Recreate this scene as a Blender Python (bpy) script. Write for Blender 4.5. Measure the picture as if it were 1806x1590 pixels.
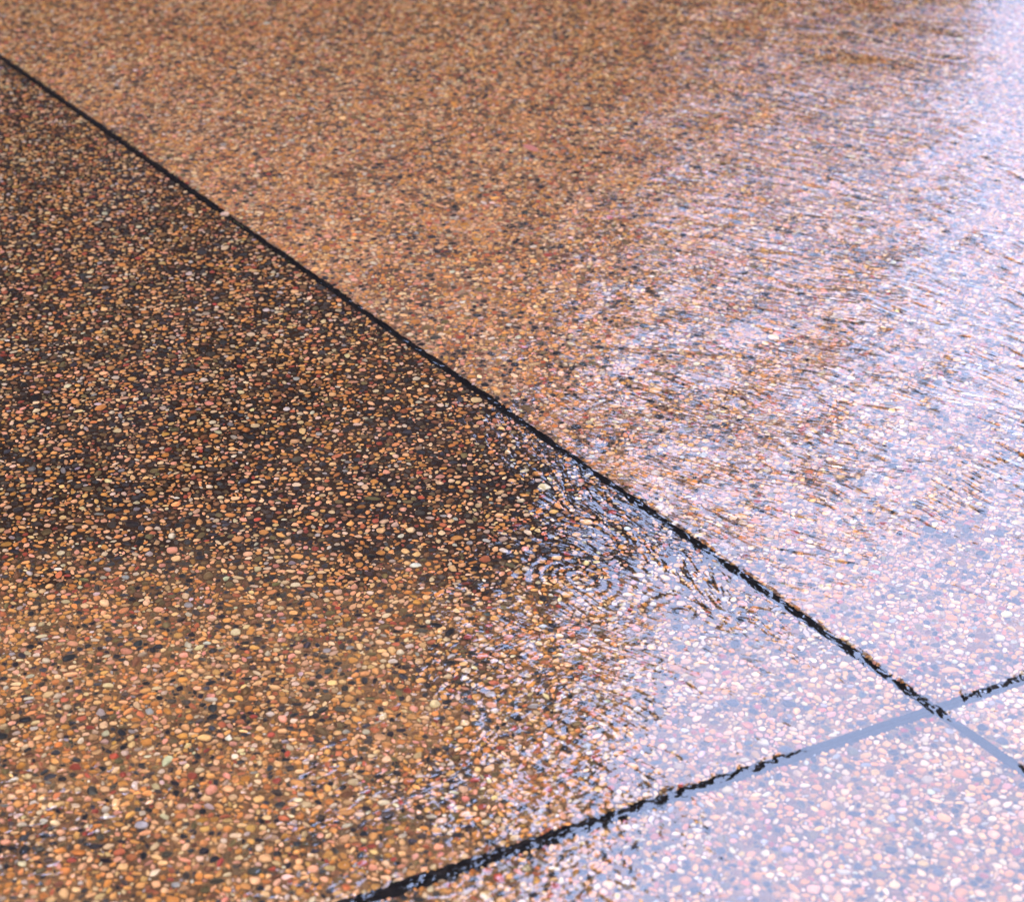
import bpy, bmesh, math, random
import numpy as np

for o in list(bpy.data.objects):
    bpy.data.objects.remove(o, do_unlink=True)
scene = bpy.context.scene
rng = np.random.default_rng(7)
random.seed(7)
R = math.radians

# ------------------------------------------------------------------ camera
CAM_H = 1.5
PITCH = R(29.0)
FPX = 3866.0                       # focal length in pixels of the 1806 px wide photograph
cam_data = bpy.data.cameras.new('camera')
cam_data.sensor_fit = 'HORIZONTAL'
cam_data.sensor_width = 36.0
cam_data.lens = 36.0 * FPX / 1806.0
cam_data.clip_start = 0.05
cam_data.clip_end = 1500
cam_data.dof.use_dof = True
cam_data.dof.focus_distance = 2.95
cam_data.dof.aperture_fstop = 5.8
cam = bpy.data.objects.new('camera', cam_data)
cam.location = (0, 0, CAM_H)
cam.rotation_euler = (R(90) - PITCH, 0, 0)
scene.collection.objects.link(cam)
scene.camera = cam

# ------------------------------------------------------------------ sky, sun, exposure
SUN_EL, SUN_AZ = R(62), R(205)      # azimuth measured to the right of the view direction (+Y)
world = bpy.data.worlds.new('World')
scene.world = world
world.use_nodes = True
wt = world.node_tree
wt.nodes.clear()
w_out = wt.nodes.new('ShaderNodeOutputWorld')
w_bg = wt.nodes.new('ShaderNodeBackground')
w_bg.inputs['Strength'].default_value = 0.15
sky = wt.nodes.new('ShaderNodeTexSky')
sky.sky_type = 'NISHITA'
sky.sun_disc = False
sky.sun_elevation = SUN_EL
sky.sun_rotation = SUN_AZ
sky.dust_density = 2.0
# thin high cloud over the whole sky: mixes the clear blue with a pale lavender grey
w_tc = wt.nodes.new('ShaderNodeTexCoord')
w_no = wt.nodes.new('ShaderNodeTexNoise')
w_no.inputs['Scale'].default_value = 2.2
w_no.inputs['Detail'].default_value = 5
w_no.inputs['Roughness'].default_value = 0.55
w_mr = wt.nodes.new('ShaderNodeMapRange')
w_mr.inputs['From Min'].default_value = 0.3
w_mr.inputs['From Max'].default_value = 0.7
w_mr.inputs['To Min'].default_value = 0.62
w_mr.inputs['To Max'].default_value = 0.86
w_mix = wt.nodes.new('ShaderNodeMix')
w_mix.data_type = 'RGBA'
w_mix.inputs['B'].default_value = (8.4, 10.1, 16.0, 1)
wt.links.new(w_tc.outputs['Generated'], w_no.inputs['Vector'])
wt.links.new(w_no.outputs['Fac'], w_mr.inputs['Value'])
wt.links.new(w_mr.outputs['Result'], w_mix.inputs['Factor'])
wt.links.new(sky.outputs['Color'], w_mix.inputs['A'])
# an overcast sky is brighter overhead than at the horizon: a softened form of (1 + 2 sin e) / 3
w_sep = wt.nodes.new('ShaderNodeSeparateXYZ')
wt.links.new(w_tc.outputs['Generated'], w_sep.inputs[0])
w_cl = wt.nodes.new('ShaderNodeMapRange')
w_cl.inputs['From Min'].default_value = 0.0
w_cl.inputs['From Max'].default_value = 1.0
w_cl.inputs['To Min'].default_value = 0.38
w_cl.inputs['To Max'].default_value = 1.0
wt.links.new(w_sep.outputs['Z'], w_cl.inputs['Value'])
w_vm = wt.nodes.new('ShaderNodeVectorMath')
w_vm.operation = 'SCALE'
wt.links.new(w_mix.outputs['Result'], w_vm.inputs[0])
wt.links.new(w_cl.outputs['Result'], w_vm.inputs['Scale'])
wt.links.new(w_vm.outputs[0], w_bg.inputs['Color'])
wt.links.new(w_bg.outputs['Background'], w_out.inputs['Surface'])

sun_data = bpy.data.lights.new('sun', 'SUN')
sun_data.energy = 4.0
sun_data.angle = R(40)
sun_data.color = (1.0, 0.82, 0.66)
sun = bpy.data.objects.new('sun', sun_data)
sun.rotation_euler = (R(90) - SUN_EL, 0, -SUN_AZ + math.pi)
scene.collection.objects.link(sun)

vs = scene.view_settings
vs.view_transform = 'Standard'
vs.look = 'None'
vs.gamma = 1.0
vs.use_curve_mapping = False
vs.exposure = 1.72
scene.cycles.max_bounces = 10
scene.cycles.transmission_bounces = 6
scene.cycles.glossy_bounces = 4
scene.cycles.diffuse_bounces = 3
scene.cycles.caustics_refractive = True
scene.cycles.caustics_reflective = True
scene.cycles.use_denoising = True

# ------------------------------------------------------------------ helpers
sp, cp = math.sin(PITCH), math.cos(PITCH)

def at(px, py):
    """ground point (z = 0) seen at a pixel of the photograph"""
    u, v = px - 903.0, py - 795.0
    t = CAM_H / (FPX * sp + v * cp)
    return np.array([u * t, (FPX * cp - v * sp) * t])

def link(o, parent=None):
    scene.collection.objects.link(o)
    if parent is not None:
        o.parent = parent
    return o

def mesh_obj(name, verts, faces, mat, parent=None, smooth=False):
    me = bpy.data.meshes.new(name)
    me.from_pydata([tuple(map(float, v)) for v in verts], [], faces)
    me.materials.append(mat)
    if smooth:
        me.polygons.foreach_set('use_smooth', [True] * len(me.polygons))
    me.update()
    return link(bpy.data.objects.new(name, me), parent)

def box_data(x0, x1, y0, y1, z0, z1):
    v = [(x0, y0, z0), (x1, y0, z0), (x1, y1, z0), (x0, y1, z0), (x0, y0, z1), (x1, y0, z1), (x1, y1, z1), (x0, y1, z1)]
    f = [(0, 3, 2, 1), (4, 5, 6, 7), (0, 1, 5, 4), (1, 2, 6, 5), (2, 3, 7, 6), (3, 0, 4, 7)]
    return v, f

def boxes(name, lst, mat, parent=None):
    V, F = [], []
    for b in lst:
        v, f = box_data(*b)
        n = len(V)
        V += v
        F += [tuple(i + n for i in q) for q in f]
    return mesh_obj(name, V, F, mat, parent)

class NT:
    def __init__(self, name):
        self.m = bpy.data.materials.new(name)
        self.m.use_nodes = True
        self.t = self.m.node_tree
        self.t.nodes.clear()
        self.out = self.t.nodes.new('ShaderNodeOutputMaterial')
    def n(self, typ, **kw):
        nd = self.t.nodes.new('ShaderNode' + typ)
        for k, v in kw.items():
            if hasattr(nd, k):
                setattr(nd, k, v)
            else:
                nd.inputs[k.replace('_', ' ')].default_value = v
        return nd
    def l(self, a, b):
        self.t.links.new(a, b)
    def math(self, op, a, b=None):
        nd = self.t.nodes.new('ShaderNodeMath')
        nd.operation = op
        for i, x in enumerate((a, b)):
            if x is None:
                continue
            if isinstance(x, (int, float)):
                nd.inputs[i].default_value = x
            else:
                self.l(x, nd.inputs[i])
        return nd.outputs[0]

def plain(name, col, rough=0.7, noise=0.25, scale=8.0, bump=0.0, spec=0.5):
    k = NT(name)
    p = k.n('BsdfPrincipled', Roughness=rough)
    p.inputs['Specular IOR Level'].default_value = spec
    geo = k.n('NewGeometry')
    no = k.n('TexNoise', Scale=scale, Detail=6.0)
    k.l(geo.outputs['Position'], no.inputs['Vector'])
    mx = k.n('Mix', data_type='RGBA')
    mx.inputs['A'].default_value = (*[c * (1 - noise) for c in col], 1)
    mx.inputs['B'].default_value = (*[min(1, c * (1 + noise)) for c in col], 1)
    k.l(no.outputs['Fac'], mx.inputs['Factor'])
    k.l(mx.outputs['Result'], p.inputs['Base Color'])
    if bump:
        b = k.n('Bump', Distance=bump, Strength=1.0)
        k.l(no.outputs['Fac'], b.inputs['Height'])
        k.l(b.outputs['Normal'], p.inputs['Normal'])
    k.l(p.outputs[0], k.out.inputs['Surface'])
    return k.m

# ------------------------------------------------------------------ materials
# cement matrix of the exposed-aggregate slabs: dark wet mortar full of fine sand
def mortar(name, lo, hi, patch=None):
    k = NT(name)
    p = k.n('BsdfPrincipled', Roughness=0.6)
    p.inputs['Specular IOR Level'].default_value = 0.04   # under water its own shine is all but gone
    geo = k.n('NewGeometry')
    n1 = k.n('TexNoise', Scale=620.0, Detail=3.0)
    n2 = k.n('TexNoise', Scale=9.0, Detail=6.0)
    vo = k.n('TexVoronoi', Scale=420.0)
    for a in (n1, n2, vo):
        k.l(geo.outputs['Position'], a.inputs['Vector'])
    def ramp(c0, c1, src, p0=0.3, p1=0.75):
        cr = k.n('ValToRGB')
        cr.color_ramp.elements[0].position = p0
        cr.color_ramp.elements[0].color = (*c0, 1)
        cr.color_ramp.elements[1].position = p1
        cr.color_ramp.elements[1].color = (*c1, 1)
        k.l(src, cr.inputs['Fac'])
        return cr.outputs['Color']
    base = ramp(lo, hi, n1.outputs['Fac'])
    if patch:                       # darker reflection painted into the mortar, with a ragged outline
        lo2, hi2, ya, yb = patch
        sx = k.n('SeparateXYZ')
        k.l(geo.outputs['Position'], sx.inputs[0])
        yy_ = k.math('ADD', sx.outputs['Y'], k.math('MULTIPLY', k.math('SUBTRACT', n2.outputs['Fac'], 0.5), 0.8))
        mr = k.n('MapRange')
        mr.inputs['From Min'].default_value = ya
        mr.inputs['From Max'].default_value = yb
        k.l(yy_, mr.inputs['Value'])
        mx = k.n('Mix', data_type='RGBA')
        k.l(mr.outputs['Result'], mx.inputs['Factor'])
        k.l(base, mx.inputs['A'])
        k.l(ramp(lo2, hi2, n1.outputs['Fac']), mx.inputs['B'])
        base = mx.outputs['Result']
    m2 = k.n('Mix', data_type='RGBA', blend_type='MULTIPLY')
    m2.inputs['Factor'].default_value = 1.0
    k.l(base, m2.inputs['A'])
    k.l(ramp((0.6, 0.57, 0.57), (1.35, 1.3, 1.2), n2.outputs['Fac'], 0.35, 0.65), m2.inputs['B'])
    k.l(m2.outputs['Result'], p.inputs['Base Color'])
    b = k.n('Bump', Distance=0.0015, Strength=1.0)
    k.l(vo.outputs['Distance'], b.inputs['Height'])
    k.l(b.outputs['Normal'], p.inputs['Normal'])
    k.l(p.outputs[0], k.out.inputs['Surface'])
    return k.m
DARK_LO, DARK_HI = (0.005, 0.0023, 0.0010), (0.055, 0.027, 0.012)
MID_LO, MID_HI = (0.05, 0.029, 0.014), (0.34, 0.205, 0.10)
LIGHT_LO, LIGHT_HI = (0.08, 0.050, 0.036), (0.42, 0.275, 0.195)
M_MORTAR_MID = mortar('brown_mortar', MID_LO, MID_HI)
M_MORTAR_NEAR = None

# the same aggregate where it is too far off to model stone by stone
PAL = [  # colour, weight
    ((0.52, 0.225, 0.045), 15), ((0.63, 0.310, 0.090), 17), ((0.69, 0.415, 0.190), 15),
    ((0.64, 0.460, 0.255), 9), ((0.58, 0.475, 0.335), 5.5), ((0.54, 0.490, 0.430), 2.5),
    ((0.62, 0.300, 0.190), 7), ((0.43, 0.135, 0.055), 5), ((0.32, 0.060, 0.034), 2.5),
    ((0.20, 0.095, 0.040), 7), ((0.15, 0.110, 0.045), 5), ((0.060, 0.050, 0.040), 6),
    ((0.022, 0.021, 0.024), 8), ((0.042, 0.046, 0.056), 4), ((0.28, 0.270, 0.280), 1.5),
]
PC = np.array([c for c, w in PAL])
PW = np.array([w for c, w in PAL], float)
PW /= PW.sum()
k = NT('aggregate_far')
p = k.n('BsdfPrincipled', Roughness=0.4)
geo = k.n('NewGeometry')
vo = k.n('TexVoronoi', Scale=105.0)
k.l(geo.outputs['Position'], vo.inputs['Vector'])
sep = k.n('SeparateColor')
k.l(vo.outputs['Color'], sep.inputs[0])
cr = k.n('ValToRGB')
cr.color_ramp.interpolation = 'CONSTANT'
els = cr.color_ramp.elements
acc = 0.0
for i, (c, w) in enumerate(PAL):
    e = els[0] if i == 0 else (els[1] if i == 1 else els.new(acc))
    e.position = acc
    e.color = (*c, 1)
    acc += w / sum(x[1] for x in PAL)
k.l(sep.outputs[0], cr.inputs['Fac'])
edge = k.n('MapRange')
edge.inputs['From Min'].default_value = 0.45
edge.inputs['From Max'].default_value = 0.6
k.l(vo.outputs['Distance'], edge.inputs['Value'])
mx = k.n('Mix', data_type='RGBA')
mx.inputs['B'].default_value = (0.03, 0.02, 0.014, 1)
k.l(edge.outputs['Result'], mx.inputs['Factor'])
k.l(cr.outputs['Color'], mx.inputs['A'])
k.l(mx.outputs['Result'], p.inputs['Base Color'])
b = k.n('Bump', Distance=0.003, Strength=1.0)
b.invert = True
k.l(vo.outputs['Distance'], b.inputs['Height'])
k.l(b.outputs['Normal'], p.inputs['Normal'])
k.l(p.outputs[0], k.out.inputs['Surface'])
M_FAR = k.m

# pebbles: one stone material, its colour carried by each stone
k = NT('pebble_stone')
p = k.n('BsdfPrincipled', Roughness=0.38)
p.inputs['Specular IOR Level'].default_value = 0.10
at_ = k.n('Attribute')
at_.attribute_type = 'INSTANCER'
at_.attribute_name = 'stone_colour'
tc = k.n('TexCoord')
oi = k.n('ObjectInfo')
add = k.n('VectorMath')
add.operation = 'ADD'
k.l(tc.outputs['Object'], add.inputs[0])
k.l(oi.outputs['Random'], add.inputs[1])
no = k.n('TexNoise', Scale=2.6, Detail=5.0, Roughness=0.65)
k.l(add.outputs[0], no.inputs['Vector'])
mr = k.n('MapRange')
mr.inputs['From Min'].default_value = 0.3
mr.inputs['From Max'].default_value = 0.7
mr.inputs['To Min'].default_value = 0.72
mr.inputs['To Max'].default_value = 1.18
k.l(no.outputs['Fac'], mr.inputs['Value'])
vm = k.n('VectorMath')
vm.operation = 'SCALE'
k.l(at_.outputs['Vector'], vm.inputs[0])
k.l(mr.outputs['Result'], vm.inputs['Scale'])
k.l(vm.outputs[0], p.inputs['Base Color'])
bb = k.n('Bump', Distance=0.0004, Strength=0.5)
k.l(no.outputs['Fac'], bb.inputs['Height'])
k.l(bb.outputs['Normal'], p.inputs['Normal'])
k.l(p.outputs[0], k.out.inputs['Surface'])
M_PEBBLE = k.m

M_JOINT = plain('wet_joint_filler', (0.004, 0.003, 0.0025), 0.6, 0.5, 120.0, 0.002, 0.03)
M_MOSS = plain('moss', (0.10, 0.13, 0.025), 0.9, 0.4, 300.0)
M_PETAL = plain('petal', (0.42, 0.17, 0.16), 0.5, 0.15, 200.0)
M_WALL = plain('brown_brick_wall', (0.011, 0.007, 0.005), 0.85, 0.3, 3.0)
M_TRIM = plain('painted_window_frame', (0.04, 0.03, 0.025), 0.5, 0.1, 3.0)
M_STONE = plain('stone_cornice', (0.06, 0.045, 0.035), 0.8, 0.2, 4.0)
M_ROOF = plain('roof_slate', (0.05, 0.048, 0.05), 0.7, 0.2, 4.0)
M_UNSEEN_TOWER = plain('unseen_tower_brown', (0.014, 0.009, 0.006), 0.85, 0.15, 2.0)
k = NT('window_glass')
p = k.n('BsdfPrincipled', Roughness=0.05)
p.inputs['Specular IOR Level'].default_value = 0.2
p.inputs['Base Color'].default_value = (0.02, 0.022, 0.025, 1)
k.l(p.outputs[0], k.out.inputs['Surface'])
M_GLASS = k.m

# ------------------------------------------------------------------ joint lines, fitted on the ground
X = at(1648, 1256)
d1 = at(0, 105) - X
d1 /= np.linalg.norm(d1)           # joint that runs up to the left
d2 = at(640, 1592) - X
d2 /= np.linalg.norm(d2)           # joint that runs down to the left
JW = 0.0145                         # the cross joint
JT = 0.0118                         # the long joint
Y_A, Y_B = at(450, 1120)[1], at(450, 960)[1]   # where the near slab's painted dark reflection begins
M_MORTAR_FAR = mortar('sandy_veil_mortar', LIGHT_LO, LIGHT_HI, (MID_LO, (0.24, 0.14, 0.075), at(900, 330)[1], at(900, 30)[1]))  # pale veil and darker far reflection of the water, put into the mortar colour
M_MORTAR_NEAR = mortar('painted_reflection_mortar', MID_LO, MID_HI, (DARK_LO, DARK_HI, Y_A, Y_B))  # dark tone stands in for the dark mirror image on the near slab
SLAB = 5.2                          # slab side, metres

def st(pts):
    """ground -> slab coordinates (distance along d1, along d2) from the crossing"""
    M = np.array([d1, d2]).T
    return np.linalg.solve(M, (np.asarray(pts) - X).T).T

def xy(s, t):
    return X + s * d1 + t * d2

# ------------------------------------------------------------------ ground and pavement
gr = mesh_obj('ground', [(-400, -300, -0.03), (400, -300, -0.03), (400, 900, -0.03), (-400, 900, -0.03)], [(0, 1, 2, 3)], M_FAR)
gr['kind'] = 'structure'

pave = bpy.data.objects.new('pavement', None)
link(pave)
pave['kind'] = 'structure'
jf = mesh_obj('joint_filler', [(-12, -9, -0.013), (12, -9, -0.013), (12, 16, -0.013), (-12, 16, -0.013)], [(0, 1, 2, 3)], M_JOINT, pave)

def edge_line(p0, p1, nrm, seed):
    """points along a slab edge with the small chips of a real cast edge"""
    r = np.random.default_rng(seed)
    n = max(2, int(np.linalg.norm(p1 - p0) / 0.016))
    tt = np.linspace(0, 1, n, endpoint=False)
    w = r.normal(0, 1, n)
    w2 = np.interp(tt, np.linspace(0, 1, max(2, n // 14)), r.normal(0, 1, max(2, n // 14)))
    off = -0.0007 * np.abs(w) + 0.0012 * w2
    off[0] = 0
    return p0 + tt[:, None] * (p1 - p0) + off[:, None] * nrm

slabs = {}
def slab(i, j, near):
    """slab between joints i and i+1 along d1, j and j+1 along d2"""
    # along s: each joint centred at i * SLAB
    s0, s1 = i * SLAB + JW / 2, (i + 1) * SLAB - JW / 2
    t0, t1 = j * SLAB + JT / 2, (j + 1) * SLAB - JT / 2
    cs = [xy(s0, t0), xy(s1, t0), xy(s1, t1), xy(s0, t1)]
    cen = sum(cs) / 4
    ring = []
    for q in range(4):
        a, b_ = cs[q], cs[(q + 1) % 4]
        dd = (b_ - a) / np.linalg.norm(b_ - a)
        nn = np.array([dd[1], -dd[0]])
        if np.dot(nn, (a + b_) / 2 - cen) < 0:
            nn = -nn
        if near:
            ring.append(edge_line(a, b_, nn, i * 37 + j * 11 + q + 500))
        else:
            ring.append(a[None, :])
    ring = np.concatenate(ring)
    n = len(ring)
    inner = cen + (ring - cen) * (1 - 0.0016 / 2.5)
    V = [(*v, -0.028) for v in ring] + [(*v, -0.0016) for v in ring] + [(*v, 0.0) for v in inner]
    F = []
    for q in range(n):
        q2 = (q + 1) % n
        F.append((q, q2, n + q2, n + q))
        F.append((n + q, n + q2, 2 * n + q2, 2 * n + q))
    F.append(tuple(range(2 * n, 3 * n)))
    me = bpy.data.meshes.new('paving_slab')
    me.from_pydata(V, [], F)
    bm = bmesh.new()
    bm.from_mesh(me)
    bmesh.ops.recalc_face_normals(bm, faces=bm.faces)
    bm.to_mesh(me)
    bm.free()
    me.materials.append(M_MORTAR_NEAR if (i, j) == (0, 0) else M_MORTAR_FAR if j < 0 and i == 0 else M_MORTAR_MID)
    me.materials.append(M_JOINT)    # the sawn sides are black with silt
    me.polygons.foreach_set('material_index', [0 if len(pl.vertices) > 4 or not near else 1 for pl in me.polygons])
    o = bpy.data.objects.new('paving_slab', me)
    link(o, pave)
    slabs[(i, j)] = o
for i in (-1, 0):
    for j in (-1, 0):
        slab(i, j, True)

# ------------------------------------------------------------------ pebbles: pack stones of many sizes, no two touching
def value_noise(xs, ys, cell, seed):
    r = np.random.default_rng(seed)
    G = r.random((64, 64))
    fx, fy = xs / cell + 17.3, ys / cell + 9.1
    ix, iy = np.floor(fx).astype(int), np.floor(fy).astype(int)
    a, b_ = fx - ix, fy - iy
    a, b_ = a * a * (3 - 2 * a), b_ * b_ * (3 - 2 * b_)
    g = lambda i, j: G[i % 64, j % 64]
    return (g(ix, iy) * (1 - a) + g(ix + 1, iy) * a) * (1 - b_) + (g(ix, iy + 1) * (1 - a) + g(ix + 1, iy + 1) * a) * b_

CELL = 0.001
GX0, GX1, GY0, GY1 = -1.75, 1.75, 1.60, 6.0
NX, NY = int((GX1 - GX0) / CELL), int((GY1 - GY0) / CELL)
half_w = lambda y: 0.50 + (y - 1.88) * 0.215 + 0.22
yy = (GY0 + (np.arange(NY) + 0.5) * CELL)
xx = (GX0 + (np.arange(NX) + 0.5) * CELL)
occ = np.ones((NY, NX), bool)
Minv = np.linalg.inv(np.array([d1, d2]).T)
cr_a = abs(d1[0] * d2[1] - d1[1] * d2[0])
for r0 in range(0, NY, 400):
    ys = yy[r0:r0 + 400][:, None]
    xs = xx[None, :]
    s = Minv[0, 0] * (xs - X[0]) + Minv[0, 1] * (ys - X[1])
    t = Minv[1, 0] * (xs - X[0]) + Minv[1, 1] * (ys - X[1])
    occ[r0:r0 + 400] = (np.abs(xs) > half_w(ys)) | (np.abs(s) < JW / 2 + 0.0002) | (np.abs(t) < JT / 2 + 0.0002)

NANG = 12
def stamp(a, b_, ang):
    """cells covered by an ellipse with half axes a, b"""
    r = int(math.ceil(a / CELL)) + 1
    g = np.arange(-r, r + 1) * CELL
    gx, gy = np.meshgrid(g, g)
    u = gx * math.cos(ang) + gy * math.sin(ang)
    v = -gx * math.sin(ang) + gy * math.cos(ang)
    return ((u / a) ** 2 + (v / b_) ** 2) <= 1.0, r

P = []   # x, y, half length, half width, angle
classes = [  # half length range, asked number per m2, tries per m2
    (0.0105, 0.0125, 50, 120), (0.0085, 0.0105, 330, 700), (0.0070, 0.0085, 1500, 3200),
    (0.0058, 0.0070, 4600, 16000), (0.0047, 0.0058, 6500, 36000), (0.0037, 0.0047, 9000, 50000),
    (0.0027, 0.0036, 9000, 34000), (0.0019, 0.0026, 9000, 26000)]
rr = random.Random(11)
area = (~occ).sum() * CELL * CELL
for (a0, a1, want, tries) in classes:
    a0, a1 = a0 * 0.89, a1 * 0.89
    free = np.flatnonzero(~occ.ravel())
    nt = int(tries * area)
    cand = free[rng.integers(0, len(free), nt)]
    cy_, cx_ = np.divmod(cand, NX)
    # sandy patches and the dark zone hold fewer stones
    dens = value_noise(xx[cx_], yy[cy_], 0.055, 3) * 0.6 + value_noise(xx[cx_], yy[cy_], 0.19, 4) * 0.4
    cs_ = st(np.column_stack([xx[cx_], yy[cy_]]))
    worn = ((cs_[:, 0] > 0) & (cs_[:, 1] > 0)) * np.clip((yy[cy_] - Y_A) / (Y_B - Y_A), 0, 1)  # dark zone of the painted reflection on the near slab, not wear
    okm = (dens > 0.02 + 0.08 * rng.random(nt) + 0.04 * worn) & (rng.random(nt) > worn * (0.76 if a1 < 0.006 else 0.50))
    bank = []
    for q in range(3):
        a = a0 + (a1 - a0) * (q + 0.5) / 3
        for asp in (0.52, 0.68, 0.84):
            for g in range(NANG):
                ang = math.pi * g / NANG
                m, r = stamp(a * 0.95, a * asp * 0.95, ang)
                bank.append((m, r, a, a * asp, ang))
    got, lim = 0, int(want * area)
    pick = rng.integers(0, len(bank), nt)
    jit = rng.normal(0, 0.09, nt)
    for cyi, cxi, k_, g_, ok_ in zip(cy_.tolist(), cx_.tolist(), pick.tolist(), jit.tolist(), okm.tolist()):
        if not ok_ or occ[cyi, cxi]:
            continue
        m, r, a, b_, ang = bank[k_]
        if cyi < r or cxi < r or cyi + r >= NY or cxi + r >= NX:
            continue
        w = occ[cyi - r:cyi + r + 1, cxi - r:cxi + r + 1]
        if (w & m).any():
            continue
        w |= m
        P.append((xx[cxi], yy[cyi], a, b_, ang + g_))
        got += 1
        if got >= lim:
            break
P = np.array(P)
del occ
NP = len(P)
print('pebbles', NP)
sz = P[:, 2]
col_i = rng.choice(len(PC), NP, p=PW)
big = sz > 0.0088
dark_ids = np.array([9, 10, 11, 12, 13])
w_st = st(P[:, :2])
dark_zone_p = ((w_st[:, 0] > 0) & (w_st[:, 1] > 0)) * np.clip((P[:, 1] - Y_A) / (Y_B - Y_A), 0, 1)
sw = (big & (rng.random(NP) < 0.35)) | (rng.random(NP) < 0.16 * dark_zone_p)
col_i[sw] = rng.choice(dark_ids, sw.sum())
cols = PC[col_i].copy()
grey_ = cols.mean(1, keepdims=True)
cols = grey_ + (cols - grey_) * 0.95
cols *= np.clip(rng.normal(1.0, 0.17, NP), 0.55, 1.4)[:, None]
cols *= np.clip(rng.normal(1.0, 0.07, (NP, 3)), 0.8, 1.2)
cols = np.clip(cols, 0.012, 0.88)
# the few stones one notices
def recolour(px, py, c, a=None):
    q = at(px, py)
    dd = np.hypot(P[:, 0] - q[0], P[:, 1] - q[1]) - P[:, 2] * 1.2
    i_ = int(np.argmin(dd))
    cols[i_] = c
recolour(92, 885, (0.36, 0.42, 0.50))
recolour(315, 885, (0.62, 0.66, 0.60))
recolour(12, 606, (0.86, 0.84, 0.80))
recolour(455, 920, (0.52, 0.09, 0.05))

# stone shapes
def pebble_mesh(idx):
    r = np.random.default_rng(100 + idx)
    bm = bmesh.new()
    bmesh.ops.create_icosphere(bm, subdivisions=2, radius=1.0)
    ph = r.uniform(0, 2 * math.pi, 4)
    am = r.uniform(0.03, 0.11, 4)
    cuts = []
    for _ in range(r.integers(5, 9)):
        a = r.uniform(0, 2 * math.pi)
        cuts.append((math.cos(a), math.sin(a), r.uniform(-0.1, 0.5), r.uniform(0.60, 0.88)))
    taper = r.uniform(-0.22, 0.22)
    for v in bm.verts:
        x, y, z = v.co
        th = math.atan2(y, x)
        f = 1 + am[0] * math.cos(2 * th + ph[0]) * 0.5 + am[1] * math.cos(3 * th + ph[1]) + am[2] * 0.6 * math.cos(5 * th + ph[2])
        x, y = x * f, y * f
        for (cx, cy, cz, lim) in cuts:          # worn flats
            n = math.sqrt(cx * cx + cy * cy + cz * cz)
            dt = (x * cx + y * cy + z * cz) / n
            if dt > lim:
                e = (dt - lim) * 0.92 / n
                x, y, z = x - cx * e, y - cy * e, z - cz * e
        y *= 1 + taper * x
        zz = z
        if zz > 0:
            zz = zz ** 0.85 if zz > 1e-6 else 0
        v.co = (x, y, zz)
    me = bpy.data.meshes.new('pebble')
    bm.to_mesh(me)
    bm.free()
    me.polygons.foreach_set('use_smooth', [True] * len(me.polygons))
    me.materials.append(M_PEBBLE)
    return me
NV = 20
shapes = [pebble_mesh(i) for i in range(NV)]
shape_coll = bpy.data.collections.new('pebble_shapes')
for i, me in enumerate(shapes):
    o = bpy.data.objects.new('pebble_shape_%02d' % i, me)
    shape_coll.objects.link(o)

hz = P[:, 3] * rng.uniform(0.42, 0.62, NP)          # half height of each stone
zc = 0.0001 + hz * rng.uniform(-0.10, 0.42, NP)     # how far it stands out of the mortar
top = zc + hz
over = top > 0.0046
zc[over] -= (top[over] - 0.0046)
tilt = rng.normal(0, 0.10, (NP, 2))
var = rng.integers(0, NV, NP)
sct = st(P[:, :2])
which = (np.floor(sct[:, 0] / SLAB).astype(int), np.floor(sct[:, 1] / SLAB).astype(int))

# the 300 stones that show largest
dist = np.sqrt(P[:, 0] ** 2 + P[:, 1] ** 2 + CAM_H ** 2)
fpx = FPX
dep = P[:, 1] * cp + CAM_H * sp
u_ = P[:, 0] / dep * fpx + 903
v_ = (CAM_H * cp - P[:, 1] * sp) / dep * fpx + 795
vis = (u_ > 8) & (u_ < 1798) & (v_ > 8) & (v_ < 1582)
show = np.where(vis, P[:, 2] * P[:, 3] * (CAM_H / dist) / dist ** 2, 0)
order = np.argsort(-show)[:298]
single = np.zeros(NP, bool)
single[order] = True

def stone_nodes():
    ng = bpy.data.node_groups.new('scatter_stones', 'GeometryNodeTree')
    ng.interface.new_socket('Geometry', in_out='INPUT', socket_type='NodeSocketGeometry')
    ng.interface.new_socket('Geometry', in_out='OUTPUT', socket_type='NodeSocketGeometry')
    N = ng.nodes
    gi, go = N.new('NodeGroupInput'), N.new('NodeGroupOutput')
    iop = N.new('GeometryNodeInstanceOnPoints')
    ci = N.new('GeometryNodeCollectionInfo')
    ci.inputs['Collection'].default_value = shape_coll
    ci.inputs['Separate Children'].default_value = True
    ci.inputs['Reset Children'].default_value = True
    def attr(name, typ):
        a = N.new('GeometryNodeInputNamedAttribute')
        a.data_type = typ
        a.inputs['Name'].default_value = name
        return [s for s in a.outputs if s.enabled and s.name == 'Attribute'][0]
    L = ng.links.new
    e2r = N.new('FunctionNodeEulerToRotation')
    L(gi.outputs[0], iop.inputs['Points'])
    L(ci.outputs[0], iop.inputs['Instance'])
    iop.inputs['Pick Instance'].default_value = True
    L(attr('shape_index', 'INT'), iop.inputs['Instance Index'])
    L(attr('turn', 'FLOAT_VECTOR'), e2r.inputs[0])
    L(e2r.outputs[0], iop.inputs['Rotation'])
    L(attr('size', 'FLOAT_VECTOR'), iop.inputs['Scale'])
    L(iop.outputs[0], go.inputs[0])
    return ng
NG = stone_nodes()
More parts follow.
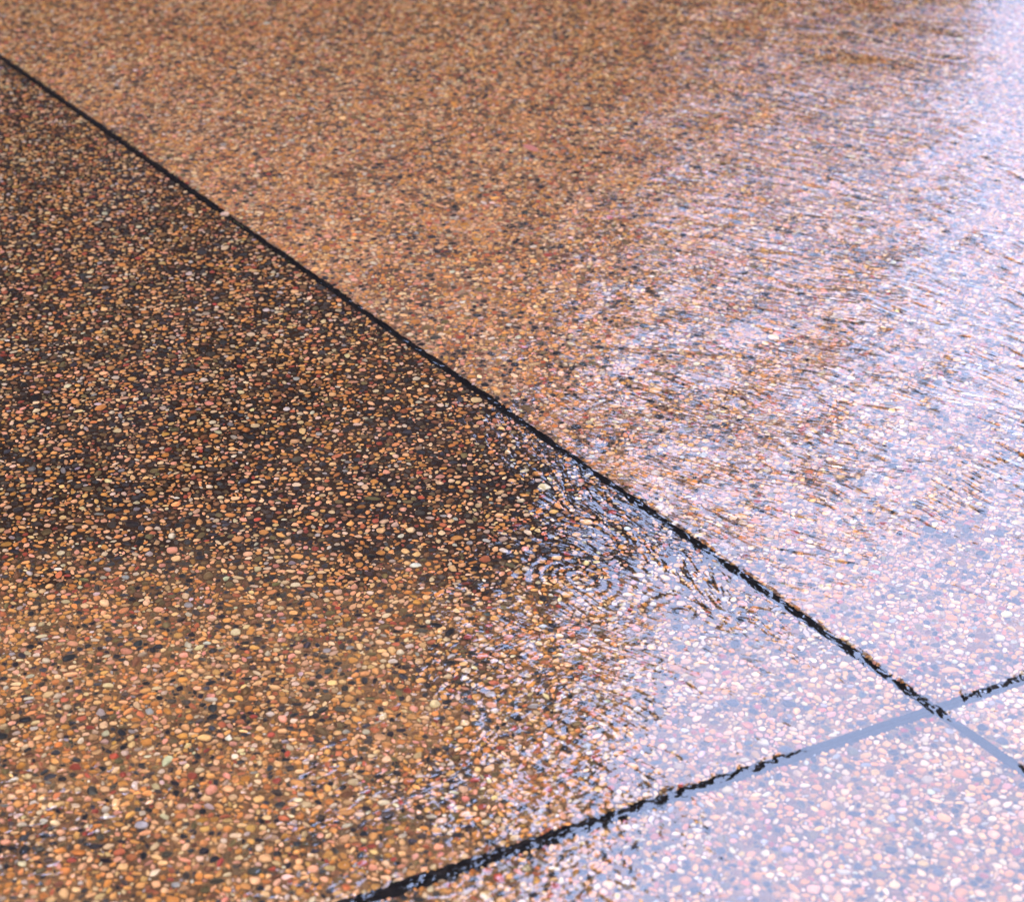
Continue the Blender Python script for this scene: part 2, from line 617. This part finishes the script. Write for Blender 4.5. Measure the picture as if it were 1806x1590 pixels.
for (i, j), so in slabs.items():
    m = (which[0] == i) & (which[1] == j) & ~single
    n = int(m.sum())
    if n == 0:
        continue
    me = bpy.data.meshes.new('pebble_aggregate')
    me.vertices.add(n)
    me.vertices.foreach_set('co', np.column_stack([P[m, 0], P[m, 1], zc[m]]).astype(np.float32).ravel())
    def av(name, data):
        a = me.attributes.new(name, 'FLOAT_VECTOR', 'POINT')
        a.data.foreach_set('vector', np.ascontiguousarray(data, dtype=np.float32).ravel())
    av('size', np.column_stack([P[m, 2], P[m, 3], hz[m]]))
    av('turn', np.column_stack([tilt[m, 0], tilt[m, 1], P[m, 4]]))
    av('stone_colour', cols[m])
    a = me.attributes.new('shape_index', 'INT', 'POINT')
    a.data.foreach_set('value', var[m].astype(np.int32))
    me.materials.append(M_PEBBLE)
    o = bpy.data.objects.new('pebble_aggregate', me)
    link(o, so)
    o['kind'] = 'stuff'
    md = o.modifiers.new('stones', 'NODES')
    md.node_group = NG
for q in order:
    so = slabs[(int(which[0][q]), int(which[1][q]))]
    o = bpy.data.objects.new('pebble', shapes[int(var[q])])
    o.location = (P[q, 0], P[q, 1], zc[q])
    o.scale = (P[q, 2], P[q, 3], hz[q])
    o.rotation_euler = (tilt[q, 0], tilt[q, 1], P[q, 4])
    o['stone_colour'] = [float(c) for c in cols[q]]
    link(o, so)

# ------------------------------------------------------------------ water: a thin sheet running over the slabs
# control points: photo pixel, ripple height, share of the second ripple family
ctrl = [
    (0, 0, .42, .6), (300, 100, .45, .5), (700, 100, .42, .4), (1100, 60, .36, .3), (1500, 60, .32, .2), (1780, 60, .36, .1),
    (300, 250, .52, .5), (700, 350, .50, .4), (1100, 350, .46, .3), (1500, 300, .48, .1), (1780, 350, .85, .0),
    (700, 520, .52, .4), (1000, 600, .60, .3), (1300, 550, .62, .2), (1600, 600, 1.2, .0), (1780, 520, 1.2, .0), (1780, 700, 1.4, .0),
    (980, 730, .70, .3), (1200, 800, .80, .2), (1500, 850, 1.0, .0), (1780, 900, 1.1, .0),
    (1450, 1000, .55, .1), (1650, 1080, .45, .1), (1780, 1100, .45, .1),
    # near slab
    (0, 200, .06, .5), (150, 400, .05, .5), (400, 500, .04, .5), (100, 700, .03, .5), (400, 750, .03, .5), (650, 700, .05, .5),
    (750, 800, .12, .4), (860, 800, .30, .3), (0, 900, .04, .7), (400, 950, .07, .8), (650, 950, .25, .6),
    (900, 960, .45, .4), (1050, 1000, .55, .3), (1180, 1080, .6, .3), (0, 1100, .22, .9), (300, 1150, .5, .9),
    (600, 1150, .6, .8), (850, 1200, .8, .6), (1100, 1200, .75, .4), (1300, 1150, .5, .3), (1450, 1200, .22, .3), (1550, 1230, .15, .3),
    (0, 1350, .6, 1.), (300, 1350, .65, 1.), (600, 1400, .65, .9), (850, 1380, .6, .7), (1100, 1320, .55, .5), (1300, 1300, .3, .4),
    (0, 1560, .7, 1.), (300, 1560, .7, 1.), (550, 1560, .65, .9),
    # near right slabs
    (1500, 1340, .14, .4), (1300, 1430, .22, .4), (1100, 1500, .42, .6), (900, 1570, .55, .8), (1300, 1560, .25, .5), (1550, 1500, .09, .5),
    (1650, 1330, .05, .5), (1780, 1400, .06, .5), (1780, 1560, .08, .5), (1780, 1260, .3, .3),
]
CW = np.array([at(a, b_) for a, b_, c, d in ctrl])
CV = np.array([(c * (1.25 if c > 0.4 else 1.0), d) for a, b_, c, d in ctrl])
CS = st(CW)
STEP = 0.02
wx = np.arange(-4.0, 4.0 + 1e-6, STEP)
wy = np.arange(0.4, 9.0 + 1e-6, STEP)
WXg, WYg = np.meshgrid(wx, wy)
wp = np.column_stack([WXg.ravel(), WYg.ravel()])
ws = st(wp)
num = np.zeros((len(wp), 2))
den = np.zeros(len(wp))
far_side = ws[:, 1] < 0            # beyond the long joint
for c, cs_, v in zip(CW, CS, CV):
    d2_ = (wp[:, 0] - c[0]) ** 2 + ((wp[:, 1] - c[1]) * 0.6) ** 2
    same = (far_side == (cs_[1] < 0))
    sep_ = np.where(same, 1.0, 0.15 + 0.85 * np.clip(1 - ws[:, 0] / 2.0, 0, 1))
    w = sep_ / (d2_ + 0.004) ** 2
    num += w[:, None] * v
    den += w
amp = num[:, 0] / den
fam = num[:, 1] / den
# water climbs a little on itself along the long joint
jd = np.abs(ws[:, 1])
s_, t_ = ws[:, 0], ws[:, 1]
amp_joint = np.clip((s_ + 0.036) / 0.016, 0, 1) * np.clip((2.3 - s_) / 0.9, 0, 1) + np.clip((-0.12 - s_) / 0.05, 0, 1)
T0, T1 = st(at(1430, 1330))[1], st(at(860, 1515))[1]
amp_cross = np.clip((t_ - T0) / 0.02, 0, 1) * (0.28 + 0.72 * np.clip((t_ - T0) / (T1 - T0), 0, 1)) + np.clip((-0.03 - t_) / 0.03, 0, 1)
wrk = np.exp(-((ws[:, 1] - 0.045) / 0.05) ** 2) * np.clip((ws[:, 0] - 0.05) / 0.15, 0, 1) * np.clip((1.20 - ws[:, 0]) / 0.4, 0, 1)
z = 0.0092 + 0.0006 * (value_noise(wp[:, 0], wp[:, 1], 0.17, 21) - 0.5) + 0.0010 * (value_noise(wp[:, 0], wp[:, 1], 0.4, 22) - 0.5)
flk = np.zeros(len(wp))
for (px, py, rad, v) in ((950, 1560, .16, 1.), (1100, 1450, .14, .9), (1050, 1280, .13, .8), (900, 1350, .14, .8), (1250, 1300, .12, .5),
                         (1250, 1560, .12, .35), (750, 1450, .14, .6), (1450, 1250, .12, .25), (1500, 1450, .15, .12), (1000, 1150, .10, .3),
                         (1050, 650, .30, .35), (1200, 520, .30, .3), (1300, 750, .25, .3), (450, 1350, .2, .4), (150, 1450, .2, .4)):
    q = at(px, py)
    flk = np.maximum(flk, v * np.exp(-((wp[:, 0] - q[0]) ** 2 + (wp[:, 1] - q[1]) ** 2) / rad ** 2))
nxw, nyw = len(wx), len(wy)
me = bpy.data.meshes.new('water')
idx = np.arange(nxw * nyw).reshape(nyw, nxw)
quads = np.stack([idx[:-1, :-1], idx[:-1, 1:], idx[1:, 1:], idx[1:, :-1]], -1).reshape(-1, 4)
me.vertices.add(len(wp))
me.vertices.foreach_set('co', np.column_stack([wp, z]).astype(np.float32).ravel())
me.loops.add(quads.size)
me.loops.foreach_set('vertex_index', quads.astype(np.int32).ravel())
me.polygons.add(len(quads))
me.polygons.foreach_set('loop_start', np.arange(0, quads.size, 4, dtype=np.int32))
me.update(calc_edges=True)
me.polygons.foreach_set('use_smooth', [True] * len(quads))
for nm, arr in (('ripple', amp), ('family', fam), ('joint_ripple', amp_joint), ('wrinkle', wrk), ('cross_ripple', amp_cross), ('fleck', flk)):
    a = me.attributes.new(nm, 'FLOAT', 'POINT')
    a.data.foreach_set('value', arr.astype(np.float32))

k = NT('flowing_water')
geo = k.n('NewGeometry')
pos = geo.outputs['Position']
wn = k.n('TexNoise', Scale=5.0, Detail=2.0)
k.l(pos, wn.inputs['Vector'])
wsub = k.n('VectorMath')
wsub.operation = 'SUBTRACT'
wsub.inputs[1].default_value = (0.5, 0.5, 0.5)
k.l(wn.outputs['Color'], wsub.inputs[0])
wsc = k.n('VectorMath')
wsc.operation = 'SCALE'
wsc.inputs['Scale'].default_value = 0.075
k.l(wsub.outputs[0], wsc.inputs[0])
wadd = k.n('VectorMath')
wadd.operation = 'ADD'
k.l(pos, wadd.inputs[0])
k.l(wsc.outputs[0], wadd.inputs[1])
P_W = wadd.outputs[0]
def attr(name):
    a = k.n('Attribute')
    a.attribute_type = 'GEOMETRY'
    a.attribute_name = name
    return a.outputs['Fac']
def ripples(ang, length, width, detail=2.0, rough=0.5, src=None, dist=0.0):
    mp = k.n('Mapping')
    mp.vector_type = 'TEXTURE'
    mp.inputs['Rotation'].default_value = (0, 0, ang)
    mp.inputs['Scale'].default_value = (length, width, 1.0)
    k.l(src or P_W, mp.inputs['Vector'])
    t_ = k.n('TexNoise', Scale=1.0, Detail=detail, Roughness=rough, Distortion=dist)
    t_.noise_dimensions = '2D'
    k.l(mp.outputs[0], t_.inputs['Vector'])
    return t_.outputs['Fac']
m_ = k.math
fA = m_('ADD', m_('MULTIPLY', ripples(R(-38), 0.085, 0.0105, 1.5), 1.0), m_('MULTIPLY', ripples(R(-26), 0.026, 0.0050, 1.0), 0.36))
fB = m_('ADD', m_('MULTIPLY', ripples(R(-10), 0.045, 0.012, 1.5), 1.0), m_('MULTIPLY', ripples(R(38), 0.022, 0.0070, 1.0), 0.30))
fam_s = attr('family')
mixf = m_('ADD', m_('MULTIPLY', fA, m_('SUBTRACT', 1.0, fam_s)), m_('MULTIPLY', fB, fam_s))
# ripples come in gusts
pn = k.n('TexNoise', Scale=7.0, Detail=3.0)
k.l(pos, pn.inputs['Vector'])
pm = k.n('MapRange')
pm.inputs['From Min'].default_value = 0.33
pm.inputs['From Max'].default_value = 0.66
pm.inputs['To Min'].default_value = 0.35
pm.inputs['To Max'].default_value = 1.4
k.l(pn.outputs['Fac'], pm.inputs['Value'])
amp_s = m_('MULTIPLY', attr('ripple'), pm.outputs['Result'])
H = m_('MULTIPLY', m_('MULTIPLY', mixf, amp_s), 0.0033)
# steeper single wavelets standing on the running water
wdir = R(-34) + math.pi / 2
wdot = k.n('VectorMath')
wdot.operation = 'DOT_PRODUCT'
k.l(P_W, wdot.inputs[0])
wdot.inputs[1].default_value = (math.cos(wdir), math.sin(wdir), 0)
ph = m_('ADD', m_('MULTIPLY', wdot.outputs['Value'], 2 * math.pi / 0.042), m_('MULTIPLY', ripples(R(-34), 0.16, 0.08, 2.0), 9.0))
train = m_('POWER', m_('ADD', m_('MULTIPLY', m_('SINE', ph), 0.5), 0.5), 3.0)
gate = k.n('MapRange')
gate.inputs['From Min'].default_value = 0.38
gate.inputs['From Max'].default_value = 0.62
gn = k.n('TexNoise', Scale=11.0, Detail=1.0)
k.l(pos, gn.inputs['Vector'])
k.l(gn.outputs['Fac'], gate.inputs['Value'])
H = m_('ADD', H, m_('MULTIPLY', m_('MULTIPLY', m_('MULTIPLY', train, gate.outputs['Result']), m_('MULTIPLY', attr('ripple'), m_('SUBTRACT', 1.0, fam_s))), 0.0019))
# pea-sized dimples where the film runs over the stones at the edge of the calm pool
fleck = k.n('TexNoise', Scale=75.0, Detail=1.5)
k.l(pos, fleck.inputs['Vector'])
H = m_('ADD', H, m_('MULTIPLY', m_('MULTIPLY', fleck.outputs['Fac'], attr('fleck')), 0.0016))
# long wrinkles along the joint
jang = math.atan2(d1[1], d1[0])
jn = np.array([-d1[1], d1[0]])
if np.dot(jn, d2) < 0:
    jn = -jn
jdot = k.n('VectorMath')
jdot.operation = 'DOT_PRODUCT'
jsub = k.n('VectorMath')
jsub.operation = 'SUBTRACT'
jsub.inputs[1].default_value = (X[0], X[1], 0)
k.l(pos, jsub.inputs[0])
k.l(jsub.outputs[0], jdot.inputs[0])
jdot.inputs[1].default_value = (jn[0], jn[1], 0)
def spill(coord, ang, wlen, wobble, lo, hi, height, mask):
    """the film drops by a few millimetres where it crosses a joint"""
    global H
    wob = ripples(ang, wlen, 0.02, 2.0, src=pos)
    tj = m_('ADD', coord, m_('MULTIPLY', m_('SUBTRACT', wob, 0.5), wobble))
    stp = k.n('MapRange')
    stp.interpolation_type = 'SMOOTHSTEP'
    stp.inputs['From Min'].default_value = lo
    stp.inputs['From Max'].default_value = hi
    stp.inputs['To Min'].default_value = height
    stp.inputs['To Max'].default_value = 0.0
    k.l(tj, stp.inputs['Value'])
    H = m_('ADD', H, m_('MULTIPLY', stp.outputs['Result'], attr(mask)))
spill(jdot.outputs['Value'], jang, 0.034, 0.018, -0.007, 0.012, 0.0050, 'joint_ripple')
cn = np.array([-d2[1], d2[0]])
if np.dot(cn, d1) < 0:
    cn = -cn
cdot = k.n('VectorMath')
cdot.operation = 'DOT_PRODUCT'
k.l(jsub.outputs[0], cdot.inputs[0])
cdot.inputs[1].default_value = (cn[0], cn[1], 0)
spill(cdot.outputs['Value'], math.atan2(d2[1], d2[0]), 0.018, 0.034, -0.008, 0.008, 0.0040, 'cross_ripple')
H = m_('ADD', H, m_('MULTIPLY', m_('MULTIPLY', ripples(jang - 0.12, 0.06, 0.013, 2.0), attr('wrinkle')), 0.0022))
# rings where water wells up
def rings(px, py, rad, wave, height):
    c = at(px, py)
    sb = k.n('VectorMath')
    sb.operation = 'DISTANCE'
    k.l(wring.outputs[0], sb.inputs[0])
    sb.inputs[1].default_value = (c[0], c[1], 0.0092)
    d_ = sb.outputs['Value']
    s_ = m_('SINE', m_('MULTIPLY', d_, 2 * math.pi / wave))
    q_ = m_('DIVIDE', d_, rad)
    e_ = m_('EXPONENT', m_('MULTIPLY', m_('MULTIPLY', q_, q_), -1.0))
    return m_('MULTIPLY', m_('MULTIPLY', s_, e_), height)
w2 = k.n('VectorMath')
w2.operation = 'SCALE'
w2.inputs['Scale'].default_value = 0.10
k.l(wsub.outputs[0], w2.inputs[0])
wring = k.n('VectorMath')
wring.operation = 'ADD'
k.l(pos, wring.inputs[0])
k.l(w2.outputs[0], wring.inputs[1])
H = m_('ADD', H, rings(1025, 1035, 0.080, 0.019, 0.00030))
H = m_('ADD', H, rings(1215, 1085, 0.065, 0.018, 0.00028))
# faint dimples of the film over the stones
dn = k.n('TexNoise', Scale=110.0, Detail=1.0)
k.l(pos, dn.inputs['Vector'])
H = m_('ADD', H, m_('MULTIPLY', dn.outputs['Fac'], 0.00016))
bump = k.n('Bump', Distance=1.0, Strength=1.0)
k.l(H, bump.inputs['Height'])
rf = k.n('BsdfRefraction', IOR=1.33, Roughness=0.0)
gl = k.n('BsdfGlossy', Roughness=0.02)
fr = k.n('Fresnel', IOR=2.25)
ms = k.n('MixShader')
for nd in (rf, gl, fr):
    k.l(bump.outputs['Normal'], nd.inputs['Normal'])
k.l(fr.outputs[0], ms.inputs['Fac'])
k.l(rf.outputs[0], ms.inputs[1])
k.l(gl.outputs[0], ms.inputs[2])
k.l(ms.outputs[0], k.out.inputs['Surface'])
me.materials.append(k.m)
water = bpy.data.objects.new('water', me)
link(water)
water['kind'] = 'structure'

# ------------------------------------------------------------------ moss tufts in the joint
def moss(px, py, n, spread):
    c = at(px, py)
    V, F = [], []
    for _ in range(n):
        s_ = rr.gauss(0, spread)
        a = rr.uniform(0, 2 * math.pi)
        b0 = c + d1 * s_ + np.array([-d1[1], d1[0]]) * rr.gauss(0, 0.003)
        hh = rr.uniform(0.002, 0.0055)
        w = 0.0007
        dx, dy = math.cos(a), math.sin(a)
        n0 = len(V)
        lean = rr.uniform(0.001, 0.005)
        V += [(b0[0] - dy * w, b0[1] + dx * w, -0.001), (b0[0] + dy * w, b0[1] - dx * w, -0.001),
              (b0[0] + dx * lean, b0[1] + dy * lean, hh)]
        F.append((n0, n0 + 1, n0 + 2))
    return V, F
V, F = [], []
for (px, py, n, s_) in ((232, 258, 90, .02), (128, 185, 60, .02), (60, 140, 40, .03), (420, 398, 30, .015), (500, 460, 30, .015), (330, 325, 30, .02)):
    v, f = moss(px, py, n, s_)
    F += [tuple(i + len(V) for i in q) for q in f]
    V += v
ms_ = mesh_obj('moss', V, F, M_MOSS)
ms_['kind'] = 'stuff'
ms_['label'] = 'small green tufts of moss along the edge of the long dark joint'

# white stone lodged in the joint
c = at(398, 382)
lod = bpy.data.objects.new('stone', shapes[3])
lod.location = (c[0], c[1], -0.001)
lod.scale = (0.0115, 0.0085, 0.0065)
lod.rotation_euler = (0, 0.1, 0.5)
lod['stone_colour'] = [0.82, 0.66, 0.55]
lod['label'] = 'pale pink stone lodged on the long dark joint at upper left'
lod['category'] = 'stone'
link(lod)

# pink petal on the far slab
c = at(936, 268)
V, F = [], []
nu, nv = 9, 5
for i in range(nu):
    for j in range(nv):
        u, v = i / (nu - 1), j / (nv - 1) * 2 - 1
        w = 0.011 * math.sin(math.pi * min(1, u * 0.93 + 0.05)) ** 0.8
        V.append((c[0] + (u - .5) * 0.045 * 0.62 + v * w * 0.5, c[1] - (u - .5) * 0.045 * 0.78 + v * w * 0.85, 0.0052 + 0.0016 * v * v + 0.001 * u * u))
for i in range(nu - 1):
    for j in range(nv - 1):
        a = i * nv + j
        F.append((a, a + nv, a + nv + 1, a + 1))
pet = mesh_obj('petal', V, F, M_PETAL, smooth=True)
sol = pet.modifiers.new('thickness', 'SOLIDIFY')
sol.thickness = 0.0004
pet['label'] = 'small pink petal under the rippled water on the far slab'
pet['category'] = 'petal'

# ------------------------------------------------------------------ the building mirrored in the water
def building(name, label, az_n, dist_, a0, a1, height, wall, storeys, bay, group_root_loc=True, depth=9.0):
    """a long facade whose plane is dist_ metres from the camera; a0, a1: azimuths of its two ends"""
    n = np.array([math.sin(az_n), math.cos(az_n)])
    tdir = np.array([n[1], -n[0]])
    l0, l1 = dist_ * math.tan(a0 - az_n), dist_ * math.tan(a1 - az_n)
    root = bpy.data.objects.new(name, None)
    o = n * dist_ + tdir * l0
    root.location = (o[0], o[1], 0)
    root.rotation_euler = (0, 0, math.atan2(tdir[1], tdir[0]))
    link(root)
    root['label'] = label
    root['category'] = 'building'
    L = l1 - l0
    sh = height / storeys
    nb = max(1, int(L / bay))
    bw = L / nb
    # local frame: x along the facade, y = +depth behind it, z up; wall built of piers and spandrels round real openings
    lst = []
    ww, wh, sill = bw * 0.42, sh * 0.52, sh * 0.26
    for s_ in range(storeys):
        z0 = s_ * sh
        lst.append((0, L, 0, 0.4, z0, z0 + sill))
        lst.append((0, L, 0, 0.4, z0 + sill + wh, z0 + sh))
        xs = 0
        for b__ in range(nb):
            xc = (b__ + .5) * bw
            lst.append((xs, xc - ww / 2, 0, 0.4, z0 + sill, z0 + sill + wh))
            xs = xc + ww / 2
        lst.append((xs, L, 0, 0.4, z0 + sill, z0 + sill + wh))
    lst.append((0, 0.4, 0.4, depth, 0, height))
    lst.append((L - 0.4, L, 0.4, depth, 0, height))
    lst.append((0.4, L - 0.4, depth - 0.4, depth, 0, height))
    boxes('wall', lst, wall, root)
    boxes('roof', [(-0.3, L + 0.3, -0.3, depth + 0.3, height, height + 0.25)], M_ROOF, root)
    boxes('cornice', [(-0.15, L + 0.15, -0.15, -0.003, height - 0.5, height - 0.003)], M_STONE, root)
    f0 = p0 = None
    for s_ in range(storeys):
        for b__ in range(nb):
            xc, z0 = (b__ + .5) * bw, s_ * sh + sill
            if f0 is None:
                t = 0.07
                a, b2 = -ww / 2, ww / 2
                f0 = boxes('window', [(a, a + t, 0.14, 0.22, 0, wh), (b2 - t, b2, 0.14, 0.22, 0, wh), (a + t, b2 - t, 0.14, 0.22, 0, t),
                                      (a + t, b2 - t, 0.14, 0.22, wh - t, wh), (a + t, b2 - t, 0.15, 0.21, wh * .55, wh * .55 + .05)], M_TRIM, root)
                p0 = boxes('pane', [(a + t, b2 - t, 0.17, 0.18, t, wh - t)], M_GLASS, f0)
                f, p_ = f0, p0
            else:
                f = f0.copy(); link(f); f.parent = root
                p_ = p0.copy(); link(p_); p_.parent = f
            f.location = (xc, 0, z0)
    return root

building('brick_building', 'long dark brown brick building mirrored across the left and top of the water',
         R(-54), 13.8, R(-48), R(12.3), 9.8, M_WALL, 4, 3.2)
building('unseen_tower', 'unseen tall brown tower behind the brick building, added to darken the reflection in the lower left of the water',
         R(-54), 24.0, R(-48), R(2.0), 60.0, M_UNSEEN_TOWER, 16, 4.0)  # tower added out of view, its height shaped to darken steep ripples
